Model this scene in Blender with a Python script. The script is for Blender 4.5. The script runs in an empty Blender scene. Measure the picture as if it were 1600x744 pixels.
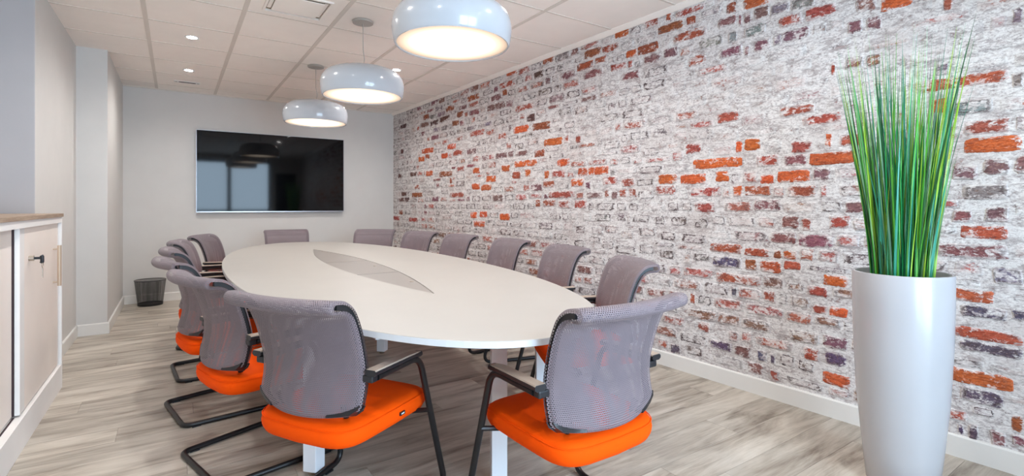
import bpy, bmesh, math, random
from math import sin, cos, pi, radians
from mathutils import Vector, Matrix, noise
random.seed(7)
S = bpy.context.scene
COL = S.collection

# ------------------------------------------------------------------ camera, world, exposure
YAW, FPX, CAMH = 0.5939, 778.3, 1.16
cd = bpy.data.cameras.new('camera'); cam = bpy.data.objects.new('camera', cd); COL.objects.link(cam)
cam.location = (0, 0, CAMH); cam.rotation_euler = (pi/2, 0, -YAW)
cd.sensor_fit = 'HORIZONTAL'; cd.sensor_width = 36.0; cd.lens = 36.0*FPX/1600; cd.clip_start = 0.05
cd.shift_x = 0.0; cd.shift_y = -(372-321.2)/1600
S.camera = cam
w = bpy.data.worlds.new('world'); S.world = w; w.use_nodes = True
bg = w.node_tree.nodes['Background']; bg.inputs[0].default_value = (0.66, 0.83, 1.0, 1); bg.inputs[1].default_value = 5.6
S.view_settings.view_transform = 'Standard'; S.view_settings.look = 'None'
S.view_settings.exposure = 1.40; S.view_settings.gamma = 1.0; S.view_settings.use_curve_mapping = False

ROOM_H = 2.57; YB = 7.37; YF = -1.30; XL = -1.10
PENDANT_E, SPOT_W, SPOT_E = 2.1, 14.5, 30.0
def xw(y): return 2.775 + 0.0339*(YB-y)          # the brick wall runs slightly askew

# ------------------------------------------------------------------ helpers
def lin(c):
    return tuple(((v/255)/12.92 if v/255 <= 0.04045 else ((v/255+0.055)/1.055)**2.4) for v in c)
class N:
    """tiny node-tree writer"""
    def __init__(s, name):
        s.m = bpy.data.materials.new(name); s.m.use_nodes = True; s.t = s.m.node_tree
        s.b = s.t.nodes['Principled BSDF']; s.out = s.t.nodes['Material Output']
    def n(s, typ, ins=None, **kw):
        nd = s.t.nodes.new(typ)
        for k, v in kw.items(): setattr(nd, k, v)
        for k, v in (ins or {}).items():
            if isinstance(v, bpy.types.NodeSocket): s.t.links.new(v, nd.inputs[k])
            else: nd.inputs[k].default_value = v
        return nd
    def l(s, a, b): s.t.links.new(a, b)
    def math(s, op, a, b=0.0, c=0.0, clamp=False):
        nd = s.n('ShaderNodeMath', {0: a, 1: b, 2: c}, operation=op); nd.use_clamp = clamp; return nd.outputs[0]
    def mix(s, f, a, b, bt='MIX'):
        nd = s.n('ShaderNodeMix', data_type='RGBA', blend_type=bt)
        for i, v in ((0, f), (6, a), (7, b)):
            if isinstance(v, bpy.types.NodeSocket): s.l(v, nd.inputs[i])
            else: nd.inputs[i].default_value = v if i == 0 else (*v, 1)[:4]
        return nd.outputs[2]
    def ramp(s, f, stops):
        r = s.n('ShaderNodeValToRGB', {0: f}); e = r.color_ramp.elements
        while len(e) < len(stops): e.new(0.5)
        for i, (p, c) in enumerate(stops): e[i].position = p; e[i].color = (*c, 1) if len(c) == 3 else c
        return r.outputs[0]
    def noise(s, vec, scale, detail=4, rough=.5, dist=0.0):
        return s.n('ShaderNodeTexNoise', {'Vector': vec, 'Scale': scale, 'Detail': detail, 'Roughness': rough, 'Distortion': dist}).outputs[0]
    def bump(s, h, strength, dist=.01):
        s.l(s.n('ShaderNodeBump', {'Height': h, 'Strength': strength, 'Distance': dist}).outputs[0], s.b.inputs['Normal'])
def plain(name, rgb, rough=.5, metal=0., var=.04, coat=0., spec=.5, scale=6, bump=0.):
    a = N(name); pos = a.n('ShaderNodeNewGeometry').outputs['Position']
    c = lin(rgb); f = a.noise(pos, scale, 3)
    a.l(a.mix(f, tuple(v*(1-var) for v in c), tuple(min(1, v*(1+var)) for v in c)), a.b.inputs['Base Color'])
    a.b.inputs['Roughness'].default_value = rough; a.b.inputs['Metallic'].default_value = metal
    a.b.inputs['Coat Weight'].default_value = coat; a.b.inputs['Specular IOR Level'].default_value = spec
    if bump: a.bump(a.noise(pos, 220, 3), bump, .002)
    return a.m

class MB:
    def __init__(s): s.v = []; s.f = []; s.uv = None
    def add(s, vs, fs):
        o = len(s.v); s.v += [tuple(p) for p in vs]; s.f += [tuple(i+o for i in f) for f in fs]; return s
    def box(s, a, b, M=None):
        x0, y0, z0 = a; x1, y1, z1 = b
        vs = [Vector(p) for p in ((x0,y0,z0),(x1,y0,z0),(x1,y1,z0),(x0,y1,z0),(x0,y0,z1),(x1,y0,z1),(x1,y1,z1),(x0,y1,z1))]
        if M: vs = [M @ p for p in vs]
        return s.add(vs, [(0,3,2,1),(4,5,6,7),(0,1,5,4),(1,2,6,5),(2,3,7,6),(3,0,4,7)])
    def loft(s, rings, closed_ring=True, caps=True, closed_path=False):
        n = len(rings[0]); vs = [p for r in rings for p in r]; fs = []; m = len(rings)
        for i in range(m if closed_path else m-1):
            i2 = (i+1) % m
            for j in range(n if closed_ring else n-1):
                k = (j+1) % n
                fs.append((i*n+j, i*n+k, i2*n+k, i2*n+j))
        if caps and not closed_path: fs += [tuple(range(n))[::-1], tuple((m-1)*n+j for j in range(n))]
        return s.add(vs, fs)
    def tube(s, path, r, seg=10, closed=False, sy=1.0):
        P = [Vector(p) for p in path]; n = len(P); rings = []; up = None
        for i, p in enumerate(P):
            if closed: t = (P[(i+1) % n]-P[i-1])
            else: t = P[min(i+1, n-1)]-P[max(i-1, 0)]
            t.normalize()
            if up is None: up = Vector((0,0,1)) if abs(t.z) < .9 else Vector((1,0,0))
            up = (up - t*up.dot(t)).normalized(); b = t.cross(up)
            rr = r[i] if isinstance(r, (list, tuple)) else r
            rings.append([p + up*rr*sy*sin(2*pi*k/seg) + b*rr*cos(2*pi*k/seg) for k in range(seg)])
        return s.loft(rings, closed_path=closed)
    def lathe(s, prof, seg=32, c=(0,0,0)):
        rings = [[(c[0]+r*cos(2*pi*k/seg), c[1]+r*sin(2*pi*k/seg), c[2]+z) for k in range(seg)] for r, z in prof]
        return s.loft(rings)
    def prism(s, poly, z0, z1):
        return s.loft([[(x, y, z0) for x, y in poly], [(x, y, z1) for x, y in poly]])
    def build(s, name, mat, parent=None, smooth=False, bevel=0., seg=2, loc=None, rot=None):
        me = bpy.data.meshes.new(name); me.from_pydata(s.v, [], s.f); me.update()
        b = bmesh.new(); b.from_mesh(me); bmesh.ops.recalc_face_normals(b, faces=b.faces); b.to_mesh(me); b.free()
        if s.uv:
            L = me.uv_layers.new(name='UVMap')
            for lp in me.loops: L.data[lp.index].uv = s.uv[lp.vertex_index]
        if mat: me.materials.append(mat)
        if smooth:
            for p in me.polygons: p.use_smooth = True
            me.set_sharp_from_angle(angle=radians(40 if smooth is True else smooth))
        o = bpy.data.objects.new(name, me); COL.objects.link(o)
        if parent: o.parent = parent
        if loc: o.location = loc
        if rot is not None: o.rotation_euler = (0, 0, rot)
        if bevel:
            m = o.modifiers.new('bevel', 'BEVEL'); m.width = bevel; m.segments = seg; m.limit_method = 'ANGLE'
        return o
def tag(o, label=None, cat=None, group=None, kind=None):
    for k, v in (('label', label), ('category', cat), ('group', group), ('kind', kind)):
        if v: o[k] = v
    return o
def empty(name, loc=(0,0,0), rz=0., **kw):
    o = bpy.data.objects.new(name, None); COL.objects.link(o); o.location = loc; o.rotation_euler = (0,0,rz)
    o.empty_display_size = .05; return tag(o, **kw)
def copy_tree(o, tree, parent=None):
    c = o.copy(); COL.objects.link(c); c.parent = parent
    for k in ('label', 'group', 'kind'):
        if parent is None and k in c: del c[k]
    for ch in tree.get(o, []): copy_tree(ch, tree, c)
    return c
def tree_of():
    t = {}
    for o in bpy.data.objects:
        if o.parent: t.setdefault(o.parent, []).append(o)
    return t
def fillet(pts, r, seg=6):
    P = [Vector(p) for p in pts]; out = [P[0]]
    for i in range(1, len(P)-1):
        a, b, c = P[i-1], P[i], P[i+1]; rr = r[i-1] if isinstance(r, (list, tuple)) else r
        u = (a-b).normalized(); v = (c-b).normalized(); ang = u.angle(v)
        d = min(rr/math.tan(ang/2), (a-b).length*.49, (c-b).length*.49)
        p0, p1 = b+u*d, b+v*d
        for k in range(seg+1):
            t = k/seg; out.append((1-t)**2*p0 + 2*t*(1-t)*b + t*t*p1)
    out.append(P[-1]); return out
def struct(o): o['kind'] = 'structure'; return o

# ------------------------------------------------------------------ materials
M = {}
M['wall'] = plain('painted wall', (217, 214, 210), .75, bump=.05)
M['greywall'] = plain('pale grey wall face', (184, 181, 183), .75, bump=.05)
M['base'] = plain('white gloss skirting', (232, 229, 224), .4)
M['tile'] = plain('mineral ceiling tile', (250, 242, 234), .9, bump=.15)
M['tbar'] = plain('ceiling grid bar', (222, 213, 203), .6)
M['white'] = plain('white lacquer', (240, 236, 232), .55, spec=.3)
M['handle'] = plain('champagne handle', (205, 182, 158), .4, metal=.4)
M['offwhite'] = plain('cabinet front', (246, 234, 224), .45)
M['darkgap'] = plain('dark gap', (58, 40, 44), .7)
M['steel'] = plain('brushed steel', (190, 180, 168), .35, metal=1)
M['black'] = plain('black powder coated steel', (22, 21, 23), .38)
M['plastic'] = plain('black plastic', (30, 30, 34), .42)
M['armpad'] = plain('arm pad', (176, 158, 143), .4)
M['orange'] = plain('orange upholstery', (255, 84, 0), .8, var=.04, scale=60, bump=.2, spec=.12)
M['table'] = plain('table laminate', (178, 173, 167), .38)
M['tabedge'] = plain('table edge band', (214, 216, 220), .4)
M['flap'] = plain('grey table flap', (150, 143, 138), .35)
M['leg'] = plain('white table leg', (236, 238, 242), .35)
M['pot'] = plain('glossy white pot', (180, 179, 182), .25, coat=.25)
M['gravel'] = plain('grey gravel', (150, 150, 150), .9, var=.3, scale=90)
M['lamp'] = plain('glossy pendant shade', (186, 191, 198), .2, coat=.5)
M['rimlamp'] = plain('pendant rim', (240, 225, 210), .4)
M['canopy'] = plain('grey ceiling rose', (178, 172, 165), .45)
M['ventshade'] = plain('vent slot shade', (140, 118, 80), .6)
M['silver'] = plain('silver tv frame', (190, 190, 195), .3, metal=.9)
M['tv'] = plain('tv glass', (5, 5, 7), .05, var=.0, spec=.33)
M['label'] = plain('white label', (220, 220, 220), .5)
M['ledtrim'] = plain('downlight trim', (230, 228, 225), .4)
M['frame'] = plain('dark window frame', (38, 42, 48), .4)

def emis(name, rgb, s, radial=None, edge=None):
    a = N(name); e = a.n('ShaderNodeEmission', {'Strength': s, 'Color': (*rgb, 1)})
    if radial:
        tc = a.n('ShaderNodeTexCoord').outputs['Object']
        sp = a.n('ShaderNodeSeparateXYZ', {0: tc})
        r = a.math('SQRT', a.math('ADD', a.math('MULTIPLY', sp.outputs[0], sp.outputs[0]), a.math('MULTIPLY', sp.outputs[1], sp.outputs[1])))
        f = a.math('DIVIDE', r, radial, clamp=True)
        a.l(a.ramp(f, [(0, rgb), (.45, tuple(v*.8 for v in rgb)), (.8, tuple(v*2.2 for v in edge)), (1, edge)]), e.inputs['Color'])
    a.l(e.outputs[0], a.out.inputs[0]); return a.m
M['glow'] = emis('pendant diffuser', (1.0, .84, .68), PENDANT_E, .285, (.13, .098, .074))
M['led'] = emis('downlight lens', (1, .98, .96), SPOT_E)

def glass_mat():
    a = N('window glass'); t = a.n('ShaderNodeBsdfTransparent', {'Color': (.95,.98,1,1)}); g = a.n('ShaderNodeBsdfGlossy', {'Roughness': .02})
    fr = a.n('ShaderNodeFresnel', {'IOR': 1.45})
    m = a.n('ShaderNodeMixShader', {0: fr.outputs[0], 1: t.outputs[0], 2: g.outputs[0]}); a.l(m.outputs[0], a.out.inputs[0]); return a.m
M['glass'] = glass_mat()

def mesh_fabric():
    """woven 3D mesh: rows of little round holes, offset every other row"""
    a = N('grey mesh fabric'); uv = a.n('ShaderNodeUVMap').outputs[0]
    sp = a.n('ShaderNodeSeparateXYZ', {0: uv}); P = .0074; Q = .0056
    ry = a.math('DIVIDE', sp.outputs[1], Q); row = a.math('FLOOR', ry)
    off = a.math('MULTIPLY', a.math('MODULO', row, 2.0), .5)
    fx = a.math('SUBTRACT', a.math('FRACT', a.math('ADD', a.math('DIVIDE', sp.outputs[0], P), off)), .5)
    fy = a.math('SUBTRACT', a.math('FRACT', ry), .5)
    d = a.math('SQRT', a.math('ADD', a.math('MULTIPLY', fx, fx), a.math('MULTIPLY', fy, fy)))
    hole = a.math('LESS_THAN', d, .25)
    geo = a.n('ShaderNodeNewGeometry').outputs['Position']
    c = a.mix(a.noise(geo, 14, 3), lin((134, 119, 125)), lin((152, 136, 141)))
    c = a.mix(a.math('SUBTRACT', 1.0, a.math('MULTIPLY', d, 1.6), clamp=True), c, lin((58, 54, 62)))
    a.l(c, a.b.inputs['Base Color']); a.b.inputs['Roughness'].default_value = .7
    a.b.inputs['Sheen Weight'].default_value = .1
    a.bump(d, .5, .002)
    tr = a.n('ShaderNodeBsdfTransparent')
    m = a.n('ShaderNodeMixShader', {0: hole, 1: a.b.outputs[0], 2: tr.outputs[0]}); a.l(m.outputs[0], a.out.inputs[0])
    return a.m
M['mesh'] = mesh_fabric()
def wire_mesh():
    a = N('black wire mesh'); uv = a.n('ShaderNodeUVMap').outputs[0]; sp = a.n('ShaderNodeSeparateXYZ', {0: uv})
    f1 = a.math('LESS_THAN', a.math('FRACT', a.math('MULTIPLY', sp.outputs[0], 150)), .30)
    f2 = a.math('LESS_THAN', a.math('FRACT', a.math('MULTIPLY', sp.outputs[1], 150)), .30)
    k = a.math('MAXIMUM', f1, f2); a.b.inputs['Base Color'].default_value = (.02,.018,.018,1)
    m = a.n('ShaderNodeMixShader', {0: k, 1: a.n('ShaderNodeBsdfTransparent').outputs[0], 2: a.b.outputs[0]}); a.l(m.outputs[0], a.out.inputs[0]); return a.m
M['wire'] = wire_mesh()

def wood_floor():
    a = N('grey oak vinyl plank'); tc = a.n('ShaderNodeTexCoord').outputs['Object']
    oi = a.n('ShaderNodeObjectInfo'); rnd = oi.outputs['Random']
    off = a.n('ShaderNodeCombineXYZ', {0: a.math('MULTIPLY', rnd, 37.0), 1: a.math('MULTIPLY', rnd, 91.0), 2: a.math('MULTIPLY', rnd, 11.0)}).outputs[0]
    p = a.n('ShaderNodeVectorMath', {0: tc, 1: off}, operation='ADD').outputs[0]
    st = a.n('ShaderNodeMapping', {'Vector': p, 'Scale': (1.0, 6.0, 1.0)}).outputs[0]
    fine = a.n('ShaderNodeMapping', {'Vector': p, 'Scale': (3.0, 70.0, 1.0)}).outputs[0]
    n1 = a.noise(st, 1.8, 5, .6, .6); n2 = a.noise(fine, 2.0, 4, .6)
    v = a.math('ADD', a.math('MULTIPLY', n1, .88), a.math('MULTIPLY', n2, .20))
    c = a.ramp(v, [(.36, lin((124, 111, 98))), (.48, lin((170, 159, 145))), (.60, lin((196, 186, 172))), (.74, lin((212, 203, 190)))])
    k = a.math('ADD', .84, a.math('MULTIPLY', rnd, .24))
    c = a.mix(1.0, c, a.n('ShaderNodeCombineColor', {0: k, 1: k, 2: k}).outputs[0], 'MULTIPLY')
    a.l(c, a.b.inputs['Base Color']); a.b.inputs['Roughness'].default_value = .42
    a.bump(n2, .12, .002); return a.m
M['floor'] = wood_floor()
def oak():
    a = N('oak cabinet top'); p = a.n('ShaderNodeNewGeometry').outputs['Position']
    st = a.n('ShaderNodeMapping', {'Vector': p, 'Scale': (30, 3, 30)}).outputs[0]
    a.l(a.ramp(a.noise(st, 2, 5, .6), [(.3, lin((148, 124, 104))), (.7, lin((184, 162, 140)))]), a.b.inputs['Base Color']); a.b.inputs['Roughness'].default_value = .5; return a.m
M['oak'] = oak()

def brick_mat():
    """worn whitewash over brick. 'bc' = brick colour + amount of wash, 'bd' = (strength of dark outlines, 0 at the brick's edge .. 1 at its middle)"""
    a = N('whitewashed brick'); p = a.n('ShaderNodeNewGeometry').outputs['Position']
    A = a.n('ShaderNodeAttribute', attribute_name='bc'); D = a.n('ShaderNodeAttribute', attribute_name='bd')
    sd = a.n('ShaderNodeSeparateColor', {0: D.outputs['Color']}); dk, e = sd.outputs[0], sd.outputs[1]
    A1 = A.outputs['Alpha']; BC = A.outputs['Color']
    st = a.n('ShaderNodeMapping', {'Vector': p, 'Scale': (1, 1, 1.7)}).outputs[0]
    sk = a.n('ShaderNodeMapping', {'Vector': p, 'Scale': (1, 1, 4.)}).outputs[0]
    cloud = a.noise(p, 3.2, 4, .6); big = a.noise(st, 15, 6, .7, .5); fine = a.noise(st, 70, 5, .7, .6); vf = a.noise(st, 190, 3, .6); streak = a.noise(sk, 26, 5, .7, 1.0)
    n = a.math('ADD', a.math('MULTIPLY', big, .7), a.math('MULTIPLY', fine, .3))
    nn = a.math('ADD', a.math('MULTIPLY', a.math('SUBTRACT', n, .5), 1.75), .5)
    v = a.math('ADD', nn, a.math('MULTIPLY', a.math('SUBTRACT', A1, .5), .6))
    v = a.math('ADD', v, a.math('MULTIPLY', a.math('SUBTRACT', cloud, .5), .12))
    # bare brick: pits, streaks
    b = a.mix(a.ramp(streak, [(.40, (1,1,1)), (.56, (0,0,0))]), BC, a.mix(1., BC, (.52,.44,.42), 'MULTIPLY'))
    b = a.mix(a.ramp(fine, [(.52, (0,0,0)), (.68, (.55,.55,.55))]), b, a.mix(.45, BC, lin((240, 190, 160))))
    b = a.mix(a.ramp(vf, [(.30, (.7,.7,.7)), (.42, (0,0,0))]), b, a.mix(1., BC, (.30,.26,.27), 'MULTIPLY'))
    # limewash: mottled whites and greys, pinkish where it is thin
    wash = a.ramp(a.math('ADD', a.math('MULTIPLY', fine, .55), a.math('MULTIPLY', big, .45)), [(.38, lin((134, 124, 124))), (.44, lin((190, 184, 183))), (.51, lin((228, 224, 222))), (.62, lin((246, 244, 242)))])
    wash = a.mix(a.math('MULTIPLY', a.ramp(vf, [(.30, (1,1,1)), (.42, (0,0,0))]), .5), wash, lin((150, 138, 138)))
    wash = a.mix(a.ramp(a.noise(sk, 9, 6, .72, .8), [(.40, (.6,.6,.6)), (.48, (0,0,0))]), wash, lin((150, 138, 138)))
    wash = a.mix(a.ramp(cloud, [(.36, (.3,.3,.3)), (.52, (0,0,0))]), wash, lin((186, 172, 166)))
    thin = a.math('MULTIPLY', a.math('SUBTRACT', .95, A1, clamp=True), a.ramp(streak, [(.38, (0,0,0)), (.62, (1.1,1.1,1.1))]))
    wash = a.mix(a.math('MULTIPLY', thin, .95, clamp=True), wash, a.mix(.35, BC, lin((220, 170, 160))))
    c = a.mix(a.ramp(v, [(.45, (0,0,0)), (.55, (1,1,1))]), b, wash)
    # dark, broken outline a little inside each brick's edge
    q = a.math('ABSOLUTE', a.math('SUBTRACT', a.math('ADD', e, a.math('MULTIPLY', a.math('SUBTRACT', n, .5), 2.2)), .34))
    o = a.ramp(q, [(.06, (1,1,1)), (.20, (0,0,0))])
    gate = a.ramp(a.noise(st, 22, 4, .6, .8), [(.44, (0,0,0)), (.52, (1,1,1))])
    c = a.mix(a.math('MULTIPLY', a.math('MULTIPLY', o, gate), dk), c, lin((84, 70, 70)))
    ed = a.noise(st, 24, 6, .7, 1.4)
    cr = a.ramp(a.math('ABSOLUTE', a.math('SUBTRACT', ed, .5)), [(.0, (1,1,1)), (.010, (0,0,0))])
    c = a.mix(a.math('MULTIPLY', cr, a.math('ADD', .22, a.math('MULTIPLY', dk, .45))), c, lin((104, 92, 95)))
    a.l(c, a.b.inputs['Base Color']); a.b.inputs['Roughness'].default_value = .85; a.b.inputs['Specular IOR Level'].default_value = .2
    a.bump(n, .22, .005); return a.m
M['brick'] = brick_mat()

# ------------------------------------------------------------------ structure
# floor: base slab and vinyl planks running across the room
fb = struct(MB().box((XL-.15, YF-.15, -.12), (3.25, YB+.15, -.004)).build('floor', M['darkgap']))
PW, PL = .184, 1.22
nrow = int((YB-YF)/PW)+1
rr = random.Random(3)
for j in range(nrow):
    y0 = YF + j*PW; y1 = min(y0+PW, YB); x = XL - rr.uniform(0, PL)
    if y1-y0 < .01: continue
    while x < xw(y0):
        a0, a1 = max(x, XL), min(x+PL, xw(y0)+.0)
        if a1-a0 > .03:
            hx, hy = (a1-a0)/2-.0006, (y1-y0)/2-.0006
            pl = MB().box((-hx, -hy, -.004), (hx, hy, 0)).build('plank', M['floor'], fb, loc=((a0+a1)/2, (y0+y1)/2, 0))
        x += PL
# ceiling
cl = struct(MB().box((XL-.15, YF-.15, ROOM_H+.03), (3.25, YB+.15, ROOM_H+.15)).build('ceiling', M['tile']))
T = .6003; TX0 = -.1875; TY0 = 7.059
xs = [TX0+T*i for i in range(-2, 6)]; ys = [TY0-T*j for j in range(-1, 15)]
def clipx(v, y): return max(XL, min(v, xw(y)))
for i in range(len(xs)-1):
    for j in range(len(ys)-1):
        x0, x1 = xs[i], xs[i+1]; y1, y0 = min(ys[j], YB), max(ys[j+1], YF)
        xc, yc = (x0+x1)/2, (y0+y1)/2
        if x1 > 2.6: x1 = xw(yc)
        x0 = max(x0, XL)
        if x1-x0 < .03 or y1-y0 < .03: continue
        if abs(xc-.7128) < .1 and abs(yc-3.757) < .1: continue     # air conditioning cassette sits here
        hx, hy = (x1-x0)/2-.004, (y1-y0)/2-.004
        MB().box((-hx, -hy, 0), (hx, hy, .015)).build('ceiling_tile', M['tile'], cl, loc=((x0+x1)/2, (y0+y1)/2, ROOM_H))
for x in xs[:-1]:
    if x < XL+.02: continue
    MB().box((x-.015, YF, ROOM_H-.004), (x+.015, YB, ROOM_H+.012)).build('grid_bar', M['tbar'], cl)
for y in ys[1:]:
    if y < YF: continue
    MB().box((XL, y-.008, ROOM_H-.003), (xw(y), y+.008, ROOM_H+.012)).build('grid_bar', M['tbar'], cl)
# back wall
struct(MB().box((-.66, YB, 0), (3.0, YB+.15, ROOM_H+.03)).build('wall_back', M['wall']))
# left wall with its two jogs
path = [(XL, YF), (XL, 4.26), (-.73, 4.26), (-.73, 5.80), (-.512, 5.80), (-.512, YB)]
mb = MB(); poly = path + [(XL-.15, YB), (XL-.15, YF)]
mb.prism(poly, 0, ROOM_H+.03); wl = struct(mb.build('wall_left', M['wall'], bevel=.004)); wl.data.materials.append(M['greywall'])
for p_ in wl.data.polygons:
    if abs(p_.center.y-4.26) < .01: p_.material_index = 1  # the face at the first jog is greyer than the rest
def skirting(name, pts, side):
    """flat skirting board 100 mm high with a bevelled top, following pts; side = +1 when the room is left of the path"""
    P = [Vector((*p, 0)) for p in pts]; mb = MB(); rings = []
    for i, p in enumerate(P):
        ds = []
        if i > 0: ds.append((P[i]-P[i-1]).normalized())
        if i < len(P)-1: ds.append((P[i+1]-P[i]).normalized())
        ns = [Vector((-d.y, d.x, 0))*side for d in ds]
        n = ns[0] if len(ns) == 1 else (ns[0]+ns[1])/(1+ns[0].dot(ns[1]))
        rings.append([p+n*o+Vector((0, 0, z)) for o, z in ((0, 0), (.014, 0), (.014, .094), (.009, .101), (0, .101))])
    mb.loft(rings); return struct(mb.build(name, M['base']))
skirting('baseboard_left', [(XL, YF), (XL, 4.26), (-.73, 4.26), (-.73, 5.80), (-.512, 5.80), (-.512, YB)], -1)
skirting('baseboard_back', [(-.512, YB), (xw(YB), YB)], -1)
skirting('baseboard_right', [(xw(YB), YB), (xw(YF), YF)], -1)
# cornice strip where the ceiling meets the brick wall
mb = MB(); mb.add([(xw(y)-o, y, z) for y in (YB, YF) for o, z in ((0, ROOM_H-.03), (.012, ROOM_H-.03), (.045, ROOM_H-.006), (.045, ROOM_H), (0, ROOM_H))],
  [(0,1,6,5),(1,2,7,6),(2,3,8,7),(3,4,9,8),(4,0,5,9),(0,4,3,2,1),(5,6,7,8,9)])
struct(mb.build('trim_1', M['tile']))
struct(MB().box((-.512, YB-.02, ROOM_H-.012), (xw(YB), YB, ROOM_H)).build('trim_2', M['tbar']))
# wall behind the camera with its windows and a dark door
wf = MB(); X0, X1, Z0, Z1 = .20, 2.28, .12, 2.42
for a, b in (((XL-.15, YF-.15, 0), (X0, YF, ROOM_H+.03)), ((X1, YF-.15, 0), (2.42, YF, ROOM_H+.03)), ((2.98, YF-.15, 0), (3.25, YF, ROOM_H+.03)),
             ((2.42, YF-.15, 2.1), (2.98, YF, ROOM_H+.03)), ((X0, YF-.15, 0), (X1, YF, Z0)), ((X0, YF-.15, Z1), (X1, YF, ROOM_H+.03))): wf.box(a, b)
struct(wf.build('wall_front', M['wall']))
nwin = 2; ww = (X1-X0)/nwin
for k in range(nwin):
    a, b = X0+k*ww, X0+(k+1)*ww; fr = MB()
    for p, q in (((a, Z0), (a+.05, Z1)), ((b-.05, Z0), (b, Z1)), ((a+.05, Z0), (b-.05, Z0+.06)), ((a+.05, Z1-.06), (b-.05, Z1)), ((a+.05, 1.0), (b-.05, 1.05))):
        fr.box((p[0], YF-.10, p[1]), (q[0], YF-.04, q[1]))
    wo = struct(fr.build('window_%d' % (k+1), M['frame']))
    for z0, z1 in ((Z0+.06, 1.0), (1.05, Z1-.06)): MB().box((a+.05, YF-.075, z0), (b-.05, YF-.069, z1)).build('pane', M['glass'], wo)
    pd = bpy.data.lights.new('window_portal', 'AREA'); pd.shape = 'RECTANGLE'; pd.size = ww; pd.size_y = Z1-Z0; pd.cycles.is_portal = True
    po = bpy.data.objects.new('window_portal', pd); COL.objects.link(po); po.location = ((a+b)/2, YF-.02, (Z0+Z1)/2); po.rotation_euler = (pi/2, 0, 0)
do = struct(MB().box((2.42, YF-.10, 0), (2.98, YF-.05, 2.1)).build('door_1', M['frame']))
MB().tube(fillet([(2.50, YF-.05, 1.0), (2.50, YF-.0, 1.0), (2.61, YF-.0, 1.0)], .01), .009).build('door_handle', M['steel'], do, True)

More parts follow.
